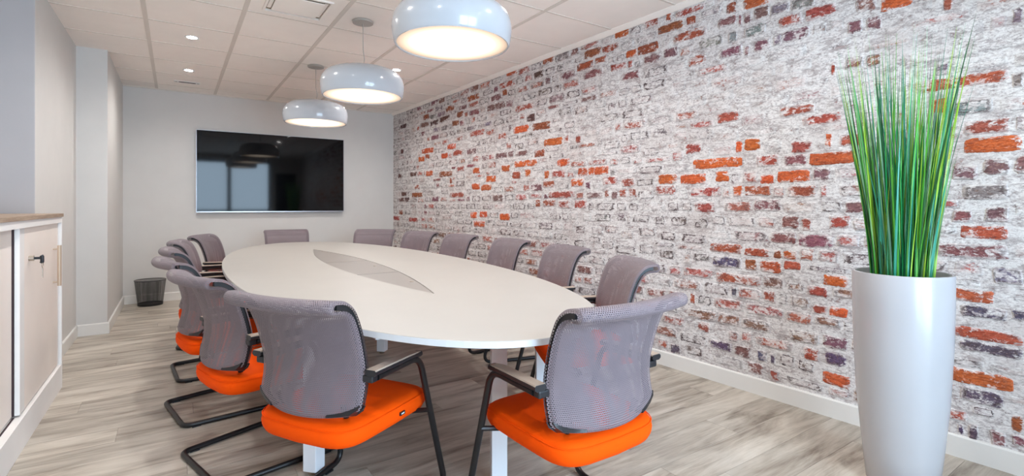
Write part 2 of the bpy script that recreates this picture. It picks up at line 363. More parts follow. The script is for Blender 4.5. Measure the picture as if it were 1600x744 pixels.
# ------------------------------------------------------------------ brick wall
wr = MB(); Lw = math.hypot(YB-YF, xw(YF)-xw(YB)); wang = math.atan2(-1, .0339)
wr.add([(u, y, z) for u in (-.1, Lw+.1) for y, z in ((0, 0), (.15, 0), (.15, ROOM_H+.03), (0, ROOM_H+.03))], [(0,1,5,4),(1,2,6,5),(2,3,7,6),(3,0,4,7),(0,3,2,1),(4,5,6,7)])
wo = struct(wr.build('wall_right', M['brick'], loc=(xw(YB), YB, 0), rot=wang))
def setattrs(me, cols, dks):
    a = me.color_attributes.new('bc', 'FLOAT_COLOR', 'POINT'); b = me.color_attributes.new('bd', 'FLOAT_COLOR', 'POINT')
    for i, c in enumerate(cols): a.data[i].color = c; b.data[i].color = (dks[i][0], dks[i][1], 0, 1)
setattrs(wo.data, [(*lin((190, 165, 160)), .86)]*8, [(.25, -1.)]*8)
BR = """6.16 6.33 2.36 B;5.47 5.69 2.37 B;5.24 5.41 2.26 B;5.89 6.12 2.25 D;6.14 6.43 2.26 P;5.35 5.53 2.17 B;4.89 5.16 2.41 B;4.38 4.74 2.23 P;5.57 5.86 2.26 D;4.78 5.10 1.99 R;6.02 6.38 1.90 O;5.43 5.65 1.89 O;6.29 6.49 1.80 O;6.13 6.27 1.82 B;5.63 5.81 1.79 O;5.25 5.52 1.80 R;4.71 4.85 1.69 P;6.04 6.25 1.59 O;5.52 5.87 1.56 B;4.88 5.04 1.56 O;4.56 4.76 1.45 O;4.30 4.46 1.55 O;4.88 5.06 1.38 O;4.65 4.86 1.36 O;6.35 6.70 1.31 B;5.24 5.59 1.29 R;7.01 7.17 1.06 B;4.94 5.09 1.05 O;4.73 4.89 1.06 O;4.30 4.49 1.04 O;4.77 5.03 0.95 O;7.12 7.36 0.97 R;6.49 6.81 0.96 R;5.47 5.80 1.01 W;4.34 4.52 1.90 R;5.52 5.59 1.47 R;5.22 5.43 1.60 R;4.17 4.37 2.54 O;4.21 4.50 2.43 R;4.35 4.44 2.35 B;3.60 3.77 2.53 B;3.74 3.90 2.42 D;3.64 3.73 2.33 P;3.01 3.21 2.45 B;2.81 3.00 2.44 B;3.09 3.30 2.36 B;2.73 2.91 2.27 R;2.94 3.08 2.37 R;2.98 3.22 2.27 P;3.87 4.21 2.14 R;4.23 4.50 2.22 P;3.88 4.02 2.02 D;3.65 3.93 1.92 B;3.98 4.25 1.93 O;3.48 3.75 1.75 O;3.40 3.50 1.75 R;3.36 3.55 2.01 K;3.15 3.33 1.99 W;2.95 3.09 2.00 W;3.24 3.32 1.74 R;3.73 3.90 1.66 B;3.85 4.23 1.58 O;3.39 3.56 1.55 O;4.06 4.22 1.76 K;2.87 3.01 1.77 W;2.80 2.98 1.65 W;3.07 3.31 1.89 W;3.74 3.91 1.66 B;4.29 4.46 1.55 O;3.85 4.23 1.56 O;3.38 3.56 1.55 O;4.11 4.26 1.47 B;3.95 4.05 1.48 O;3.67 3.75 1.45 O;3.43 3.64 1.45 R;3.16 3.29 1.45 O;2.92 3.16 1.45 O;3.20 3.38 1.36 O;2.81 3.00 1.36 R;3.60 3.77 1.36 R;3.32 3.68 1.26 R;2.91 2.97 1.26 R;3.80 3.88 1.18 B;3.58 3.77 1.18 R;3.38 3.55 1.17 R;3.17 3.33 1.17 R;4.30 4.49 1.04 O;3.40 3.50 1.06 K;3.28 3.40 1.07 W;3.12 3.23 1.06 W;2.89 3.09 1.06 K;3.19 3.32 0.95 K;2.98 3.13 0.95 W;3.19 3.34 0.83 K;2.86 3.00 0.84 K;2.73 2.81 1.26 R;2.74 2.84 1.07 K;2.71 2.86 2.53 O;2.42 2.56 2.52 R;2.22 2.44 2.44 B;2.32 2.37 2.53 B;2.05 2.29 2.51 R;2.12 2.20 2.44 B;2.03 2.31 2.34 R;2.79 2.86 2.44 B;2.63 2.74 2.34 O;2.43 2.63 2.34 B;2.41 2.57 2.25 P;2.26 2.39 2.26 P;2.67 2.86 2.26 R;1.93 2.09 2.45 K2;1.83 1.90 2.43 B;1.83 1.96 2.35 P;1.79 1.82 2.33 P;1.92 2.10 2.25 K2;1.82 1.89 2.24 K2;1.79 1.95 2.15 P;2.04 2.18 2.15 R;2.60 2.78 2.17 P;2.42 2.55 1.87 W;2.25 2.39 1.88 W;2.04 2.22 1.87 W;2.01 2.16 1.99 W;1.81 1.97 1.73 R;2.20 2.34 2.01 W;1.98 2.15 1.64 K;2.18 2.31 1.65 W;2.08 2.21 1.55 R;2.43 2.59 1.56 W;1.79 1.84 1.53 O;1.79 2.15 1.44 O;2.27 2.44 1.35 O;2.04 2.25 1.34 O;1.88 1.98 1.35 O;2.63 2.82 1.26 R;1.79 1.86 1.25 O;1.93 2.17 1.25 R;2.28 2.46 1.27 R;2.81 2.86 1.35 O;2.65 2.79 1.34 R;1.97 2.14 1.15 R;2.50 2.68 1.06 K;2.37 2.47 1.05 K;2.18 2.33 1.05 K;2.02 2.14 1.04 K;2.69 2.85 1.05 K;2.04 2.24 0.93 K;2.28 2.42 0.94 K;2.45 2.62 0.96 W;2.66 2.80 0.93 W;1.79 2.02 0.88 B;2.64 2.86 0.81 K;2.47 2.62 0.83 W;1.62 2.01 0.87 B;1.55 1.60 0.87 B;1.69 1.78 0.79 B;1.55 1.68 0.79 O2;1.67 1.98 0.69 R;1.82 1.87 0.61 K3;1.58 1.66 0.61 R;2.12 2.17 0.52 R;1.97 2.19 0.42 B2;1.61 1.80 0.42 B2;2.01 2.11 0.34 R;1.74 1.85 0.24 P;1.63 1.70 0.24 K3;1.56 1.62 0.14 R;2.24 2.33 0.14 K3;2.06 2.20 0.16 K;1.81 1.89 0.32 B2;2.01 2.15 0.81 K;2.29 2.43 0.81 K;1.62 1.72 2.34 P;1.50 1.62 2.33 K2;1.73 1.82 2.33 P;1.64 1.78 2.24 K2;1.43 1.57 2.24 R;1.26 1.42 2.24 R;1.39 1.55 2.15 P;1.61 1.72 2.14 P;1.74 1.83 2.13 P;1.13 1.21 2.11 P;1.61 1.79 2.42 O;1.36 1.50 2.32 K2;1.36 1.57 1.71 R;1.23 1.44 1.64 R;1.13 1.22 1.92 B2;1.26 1.29 1.91 R;1.67 1.83 1.54 O;1.77 1.83 1.44 O;1.56 1.71 1.43 R;1.17 1.40 1.42 O;1.28 1.32 1.52 O;1.14 1.25 1.51 R;1.38 1.50 1.50 R;1.59 1.68 1.32 O;1.39 1.58 1.33 O;1.61 1.83 1.25 O2;1.36 1.52 1.24 R;1.30 1.34 1.24 R;1.55 1.72 1.16 P;1.45 1.55 1.06 P;1.38 1.44 1.05 R;1.62 1.83 0.87 O;1.46 1.60 0.87 O;1.27 1.46 0.96 P;1.19 1.30 1.07 R;1.44 1.68 0.81 O2;1.20 1.33 0.75 O;1.30 1.41 0.68 R;1.20 1.30 0.58 O;1.30 1.38 0.58 R;1.34 1.51 0.41 B2;1.20 1.33 0.41 P;1.21 1.32 0.32 K3;1.34 1.43 0.32 R;1.19 1.33 0.21 O;1.58 1.70 0.24 K3;1.47 1.57 0.25 K;1.59 1.66 0.61 R;1.57 1.61 0.13 R;1.62 1.75 0.42 B2;1.74 1.83 0.24 P;1.24 1.37 0.52 B2;0.92 1.06 2.18 O;1.07 1.17 2.21 P;1.05 1.19 2.10 P;0.58 0.93 1.73 O2;1.05 1.19 1.91 B2;0.77 0.81 2.11 R;0.78 0.84 1.80 K2;0.54 0.58 1.70 K2;0.79 0.86 1.63 O;0.54 0.58 1.98 K2;0.58 0.74 1.51 R;0.54 0.57 1.51 O;0.54 0.74 1.43 O;0.76 0.81 1.51 R;0.68 0.78 1.31 P;0.58 0.67 1.33 P;0.78 0.83 1.40 O;0.58 0.74 1.22 K2;0.54 0.57 1.31 K2;0.58 0.67 1.12 P;0.70 0.78 1.11 P;0.58 0.75 1.04 O2;0.54 0.57 1.24 P;0.58 0.84 0.95 P;0.54 0.57 0.94 K2;0.63 0.78 0.75 O2;0.59 0.75 0.68 K3;0.54 0.78 0.58 O2;0.54 0.75 0.52 K3;0.54 0.64 0.85 K2;0.54 0.56 0.77 O;0.57 0.79 0.38 O;0.60 0.75 0.30 K3;0.72 0.80 0.19 R;0.54 0.58 0.22 B;0.58 0.74 0.49 K3;0.73 0.76 0.13 K3;0.68 0.72 0.13 K3;0.54 0.56 0.12 R;0.59 0.65 0.13 P"""
CL = {'O': ((214, 104, 58), .29, .3), 'O2': ((190, 98, 72), .35, .4), 'B': ((170, 92, 62), .30, .6), 'B2': ((156, 112, 96), .46, .7), 'D': ((104, 74, 70), .36, .6),
      'R': ((180, 90, 76), .40, .4), 'RL': ((190, 112, 98), .52, .5), 'P': ((146, 102, 106), .37, .5), 'K': ((128, 116, 118), .70, 1.), 'K2': ((150, 142, 147), .44, .7), 'K3': ((100, 92, 116), .38, .8), 'W': ((196, 138, 126), .86, .9)}
listed = []
for t in BR.split(';'):
    a, b, z, c = t.split(); listed.append([float(a), float(b), float(z), .077, c])
listed = [b for b in listed if b[1] > YF+.1]
def overlap(a, b): return min(a[1], b[1])-max(a[0], b[0]) > .006 and abs(a[2]-b[2]) < (a[3]+b[3])/2+.004
for i, a in enumerate(listed):                      # squeeze listed bricks that would run into one another
    for b in listed[:i]:
        if overlap(a, b):
            dz = abs(a[2]-b[2])
            if dz > .035:
                h = max(.03, dz-.006); a[3] = min(a[3], h); b[3] = min(b[3], h)
                if (a[3]+b[3])/2 > dz-.004: a[3] = max(.02, 2*(dz-.005)-b[3])
            elif a[0] < b[0]: a[1] = min(a[1], b[0]-.008)
            else: a[0] = max(a[0], b[1]+.008)
listed = [b for b in listed if b[1]-b[0] > .03]
def zone(y, z, r):
    """kind of brick for the parts of the wall between the ones picked out by hand"""
    q = r.random()
    if y > 6.6: return 'K' if q < .5 else ('D' if q < .58 else 'W')
    if .82 < z < 1.18 and 1.9 < y < 5.5: return 'K' if q < .6 else 'W'
    if z < .8 and y < 2.2: return ['K3', 'P', 'W', 'B2', 'K', 'RL', 'RL', 'W'][int(q*8)]
    if y < 1.9 and z > 1.5: return 'W' if q < .92 else 'K2'
    if z < .8: return ['W', 'RL', 'RL', 'B2', 'K', 'W'][int(q*6)]
    if z > 2.0 and y > 3: return ['W', 'P', 'K2', 'RL', 'K', 'K'][int(q*6)]
    return ['W', 'W', 'W', 'RL', 'P', 'W', 'RL', 'K'][int(q*8)] if z < 1.85 else ['W', 'W', 'K', 'RL', 'W', 'W', 'W', 'K'][int(q*8)]
gen = []; rb = random.Random(11); z = .11+.045; row = 0
while z < ROOM_H-.06:
    y = YF - rb.uniform(0, .2)
    while y < YB:
        Lb = rb.choice((.12, .2, .22, .24, .24)) ; a = [max(y+.005, YF), min(y+Lb-.007, YB-.005), z+rb.uniform(-.003, .003), .076+rb.uniform(-.006, .004), None]
        parts = [a]
        for b in listed:
            nx = []
            for p in parts:
                if not overlap(p, b): nx.append(p); continue
                dz = abs(p[2]-b[2]); room = (p[3]+b[3])/2+.006-dz
                if p[3]-room > .036 and dz > .03:               # trim its height
                    q = list(p); q[3] -= room; q[2] += (room/2)*(1 if p[2] > b[2] else -1); nx.append(q); continue
                if b[0]-.008-p[0] > .055: q = list(p); q[1] = b[0]-.008; nx.append(q)
                if p[1]-b[1]-.008 > .055: q = list(p); q[0] = b[1]+.008; nx.append(q)
            parts = nx
        for p in parts:
            p[4] = zone((p[0]+p[1])/2, p[2], rb)
            if p[1]-p[0] > .03: gen.append(p)
        y += Lb
    z += .0905; row += 1
def brick_geo(b, r):
    hy, hz = (b[1]-b[0])/2, b[3]/2; n = 16; out = []; pr = r.uniform(.0030, .0055) * (.45 if b[4] in 'WK' else 1)
    for k in range(n):
        t = 2*pi*(k+.5)/n; c, s_ = cos(t), sin(t)
        x = hy*math.copysign(abs(c)**.22, c); zz = hz*math.copysign(abs(s_)**.26, s_)
        out.append((x-math.copysign(r.uniform(0, .009), x), zz*r.uniform(.80, 1.0)))
    col, wash, dk = CL[b[4]]; col = lin(tuple(max(0, min(255, v*r.uniform(.92, 1.07))) for v in col)); wash += r.uniform(-.06, .06) if b[4] != 'W' else r.choice((.06, 0, 0, -.08, -.16))
    if b[4] in ('W', 'K'):
        dk *= (r.choice((.15, .5, 1, 1)) if b[4] == 'W' else 1.15) * (.25 if b[2] > 1.45 and (b[0]+b[1])/2 < 2.4 else 1)
    edge = .24 if b[4] in ('R', 'RL', 'P', 'B2', 'K3', 'K2') else (.15 if b[4] in ('O', 'B', 'D') else .14)
    vs = [(x, 0, z) for x, z in out] + [(x-math.copysign(.004, x), -pr, z-math.copysign(.004, z)) for x, z in out] + [(x*.62, -pr*1.15, z*.55) for x, z in out] + [(0, -pr*1.15, 0)]
    at = [wash+edge+.1]*n + [wash+edge]*n + [wash]*n + [wash-.05]
    fs = [(k, (k+1) % n, n+(k+1) % n, n+k) for k in range(n)] + [(n+k, n+(k+1) % n, 2*n+(k+1) % n, 2*n+k) for k in range(n)] + [(2*n+k, 2*n+(k+1) % n, 3*n) for k in range(n)]
    return vs, fs, [(*col, w_) for w_ in at], [(dk, e) for e in [0.]*n+[.08]*n+[.62]*n+[1.]]
def wall_u(y): return (YB-y)*math.sqrt(1+.0339**2)
def seen(b):
    y = (b[0]+b[1])/2; x = xw(y); d = x*sin(YAW)+y*cos(YAW)
    if d < .3: return 0
    px = 800+FPX*(x*cos(YAW)-y*sin(YAW))/d; py = 321-FPX*(b[2]-CAMH)/d
    if px > 1640 or py < -20 or py > 760: return 0
    if 1330 < px < 1480 and py > 430: return 0
    return (b[1]-b[0])*b[3]/d**3
allb = sorted(listed+gen, key=seen, reverse=True)
rest = MB(); rc, rd = [], []
for i, b in enumerate(allb):
    r = random.Random(i*7+1); vs, fs, cs, dk = brick_geo(b, r); u = wall_u((b[0]+b[1])/2)
    if i < 300:
        m_ = MB(); m_.add(vs, fs); o = m_.build('brick', M['brick'], wo, True, loc=(u, 0, b[2])); setattrs(o.data, cs, dk)
    else:
        rest.add([(v[0]+u, v[1], v[2]+b[2]) for v in vs], fs); rc += cs; rd += dk
o = rest.build('distant_bricks', M['brick'], wo, True); setattrs(o.data, rc, rd); o['kind'] = 'stuff'

# ------------------------------------------------------------------ table
def table():
    t = empty('conference_table', (1.075, 3.681, 0), -.025, label='long white oval conference table with a grey leaf-shaped flap panel down its middle', cat='table')
    a, b, n = .82, 2.435, 2.165; N_ = 120
    def ring(k, off=0):
        out = []
        for i in range(N_):
            th = 2*pi*i/N_; c, s_ = cos(th), sin(th)
            x = a*math.copysign(abs(c)**(2/n), c); y = b*math.copysign(abs(s_)**(2/n), s_)
            nr = Vector((x/(a*a), y/(b*b))).normalized(); out.append((x-nr.x*off, y-nr.y*off, k))
        return out
    ZT = .74
    # the opening for the flaps is cut as a real lens shaped recess
    def lens(w, h, n=24):
        pts = []
        for i in range(n+1): s_ = -1+2*i/n; pts.append((w*(1-s_*s_), h*s_))
        for i in range(1, n): s_ = 1-2*i/n; pts.append((-w*(1-s_*s_), h*s_))
        return pts
    W_, H_ = .158, 1.42; L = lens(W_, H_); cx, cy = -.015, -.09
    mb = MB(); outer = ring(ZT, .002)
    bm = bmesh.new()
    ov = [bm.verts.new(p) for p in outer]; lv = [bm.verts.new((x+cx, y+cy, ZT)) for x, y in L]
    es = [bm.edges.new((ov[i], ov[(i+1) % len(ov)])) for i in range(len(ov))]+[bm.edges.new((lv[i], lv[(i+1) % len(lv)])) for i in range(len(lv))]
    bmesh.ops.triangle_fill(bm, use_beauty=True, use_dissolve=False, edges=es)
    # keep only faces outside of the lens
    dl = [f for f in bm.faces if abs(f.calc_center_median().x-cx) < W_*(1-min(1, abs(f.calc_center_median().y-cy)/H_)**2)-1e-4 and abs(f.calc_center_median().y-cy) < H_ and all(v in lv for v in f.verts)]
    bmesh.ops.delete(bm, geom=dl, context='FACES')
    lo = [bm.verts.new((v.co.x, v.co.y, ZT-.006)) for v in lv]
    for i in range(len(lv)): k = (i+1) % len(lv); bm.faces.new((lv[i], lv[k], lo[k], lo[i]))
    bm.faces.new(lo)
    lows = [bm.verts.new(p) for p in ring(ZT-.024, .004)]; mid = [bm.verts.new(p) for p in ring(ZT-.002, 0)]; mid2 = [bm.verts.new(p) for p in ring(ZT-.022, 0)]
    for A_, B_ in ((ov, mid), (mid, mid2), (mid2, lows)):
        for i in range(N_): k = (i+1) % N_; bm.faces.new((A_[i], A_[k], B_[k], B_[i]))
    bm.faces.new(lows); bmesh.ops.recalc_face_normals(bm, faces=bm.faces)
    me = bpy.data.meshes.new('tabletop'); bm.to_mesh(me); bm.free(); me.materials.append(M['table']); me.materials.append(M['tabedge'])
    for p in me.polygons:
        if abs(p.normal.z) < .5 and p.center.z < ZT-.0015 and math.hypot(p.center.x/a, p.center.y/b) > .8: p.material_index = 1
    top = bpy.data.objects.new('tabletop', me); COL.objects.link(top); top.parent = t
    # flaps: three leaves of the lens with hairline gaps
    cuts = [-1.0, -.40, .14, 1.0]
    for k in range(3):
        s0, s1 = cuts[k]+(.004 if k else 0), cuts[k+1]-(.004 if k < 2 else 0); pts = []
        for i in range(13): s_ = s0+(s1-s0)*i/12; pts.append(((W_-.004)*(1-s_*s_), (H_-.02)*s_))
        for i in range(13): s_ = s1-(s1-s0)*i/12; pts.append((-(W_-.004)*(1-s_*s_)-.0002, (H_-.02)*s_))
        f = MB(); f.prism([(x+cx, y+cy) for x, y in pts], ZT-.006, ZT-.0015); fo = f.build('cable_flap', M['flap'], t)
        sm = (s0+s1)/2 + (.25 if k == 2 else 0)
        MB().lathe([(.001, 0), (.012, 0), (.012, .002), (.009, .003), (.001, .003)], 16, (cx+(W_*.62)*(1-sm*sm), cy+H_*sm, ZT-.0015)).build('flap_catch', M['steel'], fo, True)
    # frame under the top
    fm = MB()
    for y in (-1.45, .0, 1.45): fm.box((-.62, y-.03, .665), (.62, y+.03, .715))
    fm.box((-.42, -1.9, .667), (-.36, 1.9, .713)); fm.box((.36, -1.9, .667), (.42, 1.9, .713)); fm.build('under_frame', M['leg'], t)
    # legs in world coordinates turned into the table's frame
    inv = Matrix.Translation((1.075, 3.681, 0)) @ Matrix.Rotation(-.025, 4, 'Z'); inv.invert()
    for x, y, r in ((.497, 2.27, .75), (1.735, 2.27, -.5), (1.108, 1.74, -.42), (1.348, 3.82, .8), (.80, 3.82, .8), (.52, 5.12, .2), (1.64, 5.05, .2), (1.12, 5.70, .5)):
        p = inv @ Vector((x, y, 0)); h = .032
        lg = MB().box((-h, -h, .018), (h, h, .716)).build('leg', M['leg'], t, bevel=.003, loc=p, rot=r)
        MB().lathe([(.02, 0), (.022, .004), (.022, .018), (.012, .0185)], 16).build('levelling_foot', M['steel'], lg, True)
    return t
table()

# ------------------------------------------------------------------ chairs
def chair():
    root = empty('conference_chair', cat='chair')
    # ---- centre line of the backrest side (y forward, z up), bottom to top
    K = [(.006, .470), (.018, .505), (.029, .56), (.028, .62), (.012, .69), (-.010, .757), (-.038, .810), (-.075, .838), (-.118, .845)]
    def crv(s_):
        x = s_*(len(K)-1); i = min(int(x), len(K)-2); t = x-i
        p0, p1, p2, p3 = (Vector((*K[max(0, min(len(K)-1, j))], 0)) for j in (i-1, i, i+1, i+2))
        q = .5*((2*p1)+(-p0+p2)*t+(2*p0-5*p1+4*p2-p3)*t*t+(-p0+3*p1-3*p2+p3)*t**3); return Vector((q.x, q.y))
    def tan(s_): a_, b_ = crv(max(0, s_-.01)), crv(min(1, s_+.01)); return (b_-a_).normalized()
    def hw(s_):                                        # half width
        base = .226+.014*min(1, s_*1.3)
        if s_ < .09: base -= .030*(1-s_/.09)**2
        return base
    def th(s_): return .034+.010*max(0, min(1, (s_-.70)/.25))
    loop = []                                          # (s, offset, extra along tangent) round the sleeve
    ns = 34
    for i in range(ns+1): loop.append((i/ns, th(i/ns)/2, 0))
    for k in range(1, 8): a_ = pi*k/8; loop.append((1, th(1)/2*cos(a_), th(1)/2*sin(a_)))
    for i in range(ns+1): loop.append((1-i/ns, -th(1-i/ns)/2, 0))
    for k in range(1, 6): a_ = pi*k/6; loop.append((0, -th(0)/2*cos(a_), -th(0)/2*sin(a_)*.6))
    nu = 22; us = [(-1, .46), (-1, .70), (-.996, .90)]+[(-.985+1.97*i/nu, 1) for i in range(nu+1)]+[(.996, .90), (1, .70), (1, .46)]
    rings = []; uvs = []
    arc = 0; prev = None; arcs = []
    for s_, o, e in loop:
        c = crv(s_); t = tan(s_); nrm = Vector((t.y, -t.x)); p = c+nrm*o+t*e
        if prev is not None: arc += (p-prev).length
        prev = p; arcs.append(arc)
    for iu, (u, sc) in enumerate(us):
        ring = []
        for li, (s_, o, e) in enumerate(loop):
            c = crv(s_); t = tan(s_); nrm = Vector((t.y, -t.x)); p = c+nrm*o*sc+t*e*sc
            bow = (.050-.012*s_)*(1-u*u)
            sag = -.012*(1-u*u)*max(0, 1-s_*4)
            inn = -.007 if sc == .46 else 0
            ring.append((u*hw(s_)+math.copysign(inn, u), p.x-bow, p.y+sag)); uvs.append((u*.24+math.copysign({.46: .016, .70: .010, .90: .004}.get(sc, 0), u), arcs[li]))
        rings.append(ring)
    mb = MB(); mb.loft(rings, caps=False); mb.uv = uvs
    back = mb.build('backrest', M['mesh'], root, smooth=80)
    for sd in (-1, 1):                                 # side rails seen in the slots of the sleeve
        rg = []
        for i in range(31):
            s_ = .0+.955*i/30; c = crv(s_); t = tan(s_); nrm = Vector((t.y, -t.x)); x1 = sd*(hw(s_)-.0035); x0 = sd*(hw(s_)-.020); h = .0088
            rg.append([(x0, c.x-nrm.x*h-.001, c.y-nrm.y*h), (x1, c.x-nrm.x*h, c.y-nrm.y*h), (x1, c.x+nrm.x*h, c.y+nrm.y*h), (x0, c.x+nrm.x*h-.001, c.y+nrm.y*h)])
        m2 = MB(); m2.loft(rg); m2.build('side_rail', M['plastic'], root, smooth=50)
        # black corner shoe wrapped round the lower corner of the sleeve
        m3 = MB(); rg = []
        for i in range(11):
            f = i/10; u = 1.012-f*.36; top = .0 + .10*(1-f)**1.6 + .004
            sec = []
            for s_, o in ((top, .0185), (top*.5, .0190), (0, .0190), (0, -.0190), (top*.5, -.0190), (top, -.0185)):
                c = crv(s_); t = tan(s_); nrm = Vector((t.y, -t.x)); p = c+nrm*o-(t*.009 if s_ == 0 else t*0)
                sec.append((sd*u*hw(s_), p.x-(.050-.012*s_)*(1-min(1, u*u)), p.y-.012*(1-min(1, u*u))*max(0, 1-s_*4)))
            rg.append(sec)
        m3.loft(rg); m3.build('corner_shoe', M['plastic'], root, smooth=50)
        # bracket that carries the backrest from the seat frame
        m4 = MB(); m4.tube(fillet([(sd*.15, .010, .485), (sd*.15, .028, .44), (sd*.15, .08, .375), (sd*.15, .20, .365)], .03, 5), .0095, 8); m4.build('back_bracket', M['black'], root, True)
    # ---- seat cushion
    a_, b0 = .237, .238; yc = .198; n = 40
    prof = [(.60, .352), (.86, .356), (.955, .366), (.99, .384), (1.0, .402), (.985, .420), (.94, .434), (.86, .441), (.70, .445), (.40, .447), (.02, .4475)]
    rings = []
    for k, z in prof:
        rg = []
        for i in range(n):
            t = 2*pi*i/n; c, s_ = cos(t), sin(t); e = 2/5.6
            x = a_*math.copysign(abs(c)**e, c)*k; y = b0*math.copysign(abs(s_)**e, s_)*k
            f = y/b0; x *= 1-.03*max(0, -f)
            zz = z - .026*max(0, f-.45)**1.2 - (.014*max(0, -f-.55)) - .010*(1-(x/a_)**2)*max(0, 1-abs(f))*(1 if z > .43 else 0)
            rg.append((x, yc+y-(.02*(1-(x/a_)**2) if f < -.6 else 0)*min(1, (-f-.6)/.3 if f < -.6 else 0), zz))
        rings.append(rg)
    m5 = MB(); m5.loft(rings); seat = m5.build('seat', M['orange'], root, smooth=80)
    ring = []
    for p in rings[5]: ring.append(((p[0])*1.004, yc+(p[1]-yc)*1.004, p[2]+.003))
    m6 = MB(); m6.tube(ring, .0018, 6, closed=True); m6.build('piping', M['orange'], seat, True)
    m7 = MB(); m7.box((-.17, .05, .348), (.17, .35, .3555)); m7.build('seat_pan', M['plastic'], root)
    # ---- cantilever tube frame: arm, front leg, floor runner, rear bar in one run
    R_ = .0122
    half = [(.266, .045, .588), (.268, .285, .592), (.272, .462, R_+.001), (.226, -.085, R_+.001)]
    pts = half + [(-p[0], p[1], p[2]) for p in half[::-1]]
    fr = fillet(pts, [.075, .055, .05, .05, .055, .075], 8)
    m8 = MB(); m8.tube(fr, R_, 10); m8.build('tube_frame', M['black'], root, True)
    m9 = MB(); m9.tube([(-.272, .348, .368), (-.19, .32, .358), (.19, .32, .358), (.272, .348, .368)], .0095, 8)
    m9.build('cross_tube', M['black'], root, True)
    for sd in (-1, 1):
        # arm pad and the knuckle that joins it to the back rail
        rg = []
        for i in range(13):
            f = i/12; y = .012+.272*f; wd = .022*(1-.25*max(0, (f-.8)/.2)**2); z = .606-.012*max(0, f-.75)**1.5*4
            rg.append([(sd*.267+wd*q[0], y, z+q[1]) for q in ((-1, 0), (-1, .009), (-.75, .014), (.75, .014), (1, .009), (1, 0), (.6, -.006), (-.6, -.006))])
        ma = MB(); ma.loft(rg); pad = ma.build('arm_pad', M['plastic'], root, smooth=30)
        rg = []
        for i in range(13):
            f = i/12; y = .014+.262*f; wd = .0205*(1-.25*max(0, (f-.8)/.2)**2); z = .6195-.012*max(0, f-.75)**1.5*4
            rg.append([(sd*.267-wd, y, z-.003), (sd*.267+wd, y, z-.003), (sd*.267+wd*.9, y, z+.0015), (sd*.267-wd*.9, y, z+.0015)])
        ma = MB(); ma.loft(rg); ma.build('pad_top', M['armpad'], pad, smooth=30)
        mk = MB(); mk.box((min(sd*.230, sd*.272), .014, .575), (max(sd*.230, sd*.272), .046, .600)); mk.build('arm_knuckle', M['plastic'], root, bevel=.006)
        for y in (-.03, .36):
            mg = MB(); mg.box((sd*(.2305 if y < 0 else .262)-.013, y-.02, 0), (sd*(.2305 if y < 0 else .262)+.013, y+.02, .006))
            mg.build('floor_glide', M['plastic'], root)
    return root
proto = chair()
CH = [ # x, y, rotation, label
 (.378, 1.831, -58.5, 'orange-seated grey mesh chair at the near left, small black tab on its seat edge', 'near'),
 (1.177, 1.185, 1.0, 'bluish grey mesh chair with orange seat, nearest the camera on the right', 'near'),
 (.165, 2.58, -74.0, 'grey mesh chair just behind the near left chair, second along the left side', 'left'),
 (.075, 3.33, -79, 'grey mesh chair, third along the left side of the table counting from the camera', 'left'),
 (.080, 4.13, -85.1, 'grey mesh chair, fourth along the left side, mostly hidden behind its neighbours', 'left'),
 (.119, 5.008, -97.6, 'mauve grey mesh chair, fifth along the left side, its front facing the camera', 'left'),
 (.309, 5.82, -112, 'mauve mesh chair at the far left end of the table, apart from the left row', 'left'),
 (1.11, 6.45, 178, 'mauve mesh chair at the far end of the table under the wall screen', 'far'),
 (1.99, 5.97, 143, 'mauve mesh chair at the far right bend of the table, seen against the plain wall', 'far'),
 (2.22, 5.23, 106, 'mauve mesh chair farthest along the brick wall, beside the room corner', 'right'),
 (2.321, 4.485, 95.1, 'mauve mesh chair, second from the far end of the row along the brick wall', 'right'),
 (2.348, 3.623, 86.1, 'mauve mesh chair in the middle of the row along the brick wall', 'right'),
 (2.261, 2.78, 79.2, 'mauve mesh chair, second from the camera in the row along the brick wall', 'right'),
 (1.991, 1.93, 64, 'mauve mesh chair nearest the camera in the row along the brick wall', 'right'),
]
tr = tree_of()
for i, (x, y, r, lab, _) in enumerate(CH):
    o = proto if i == 0 else copy_tree(proto, tr)
    o.location = (x, y, 0); o.rotation_euler = (0, 0, radians(r)); tag(o, lab, 'chair', 'mesh chairs around the conference table')
tab = MB(); tab.box((.2365, .205, .392), (.2425, .232, .404)); tab.build('fabric_tab', M['plastic'], proto)
tl = MB(); tl.box((.2424, .210, .3955), (.2429, .227, .4005)); tl.build('tab_print', M['label'], proto)

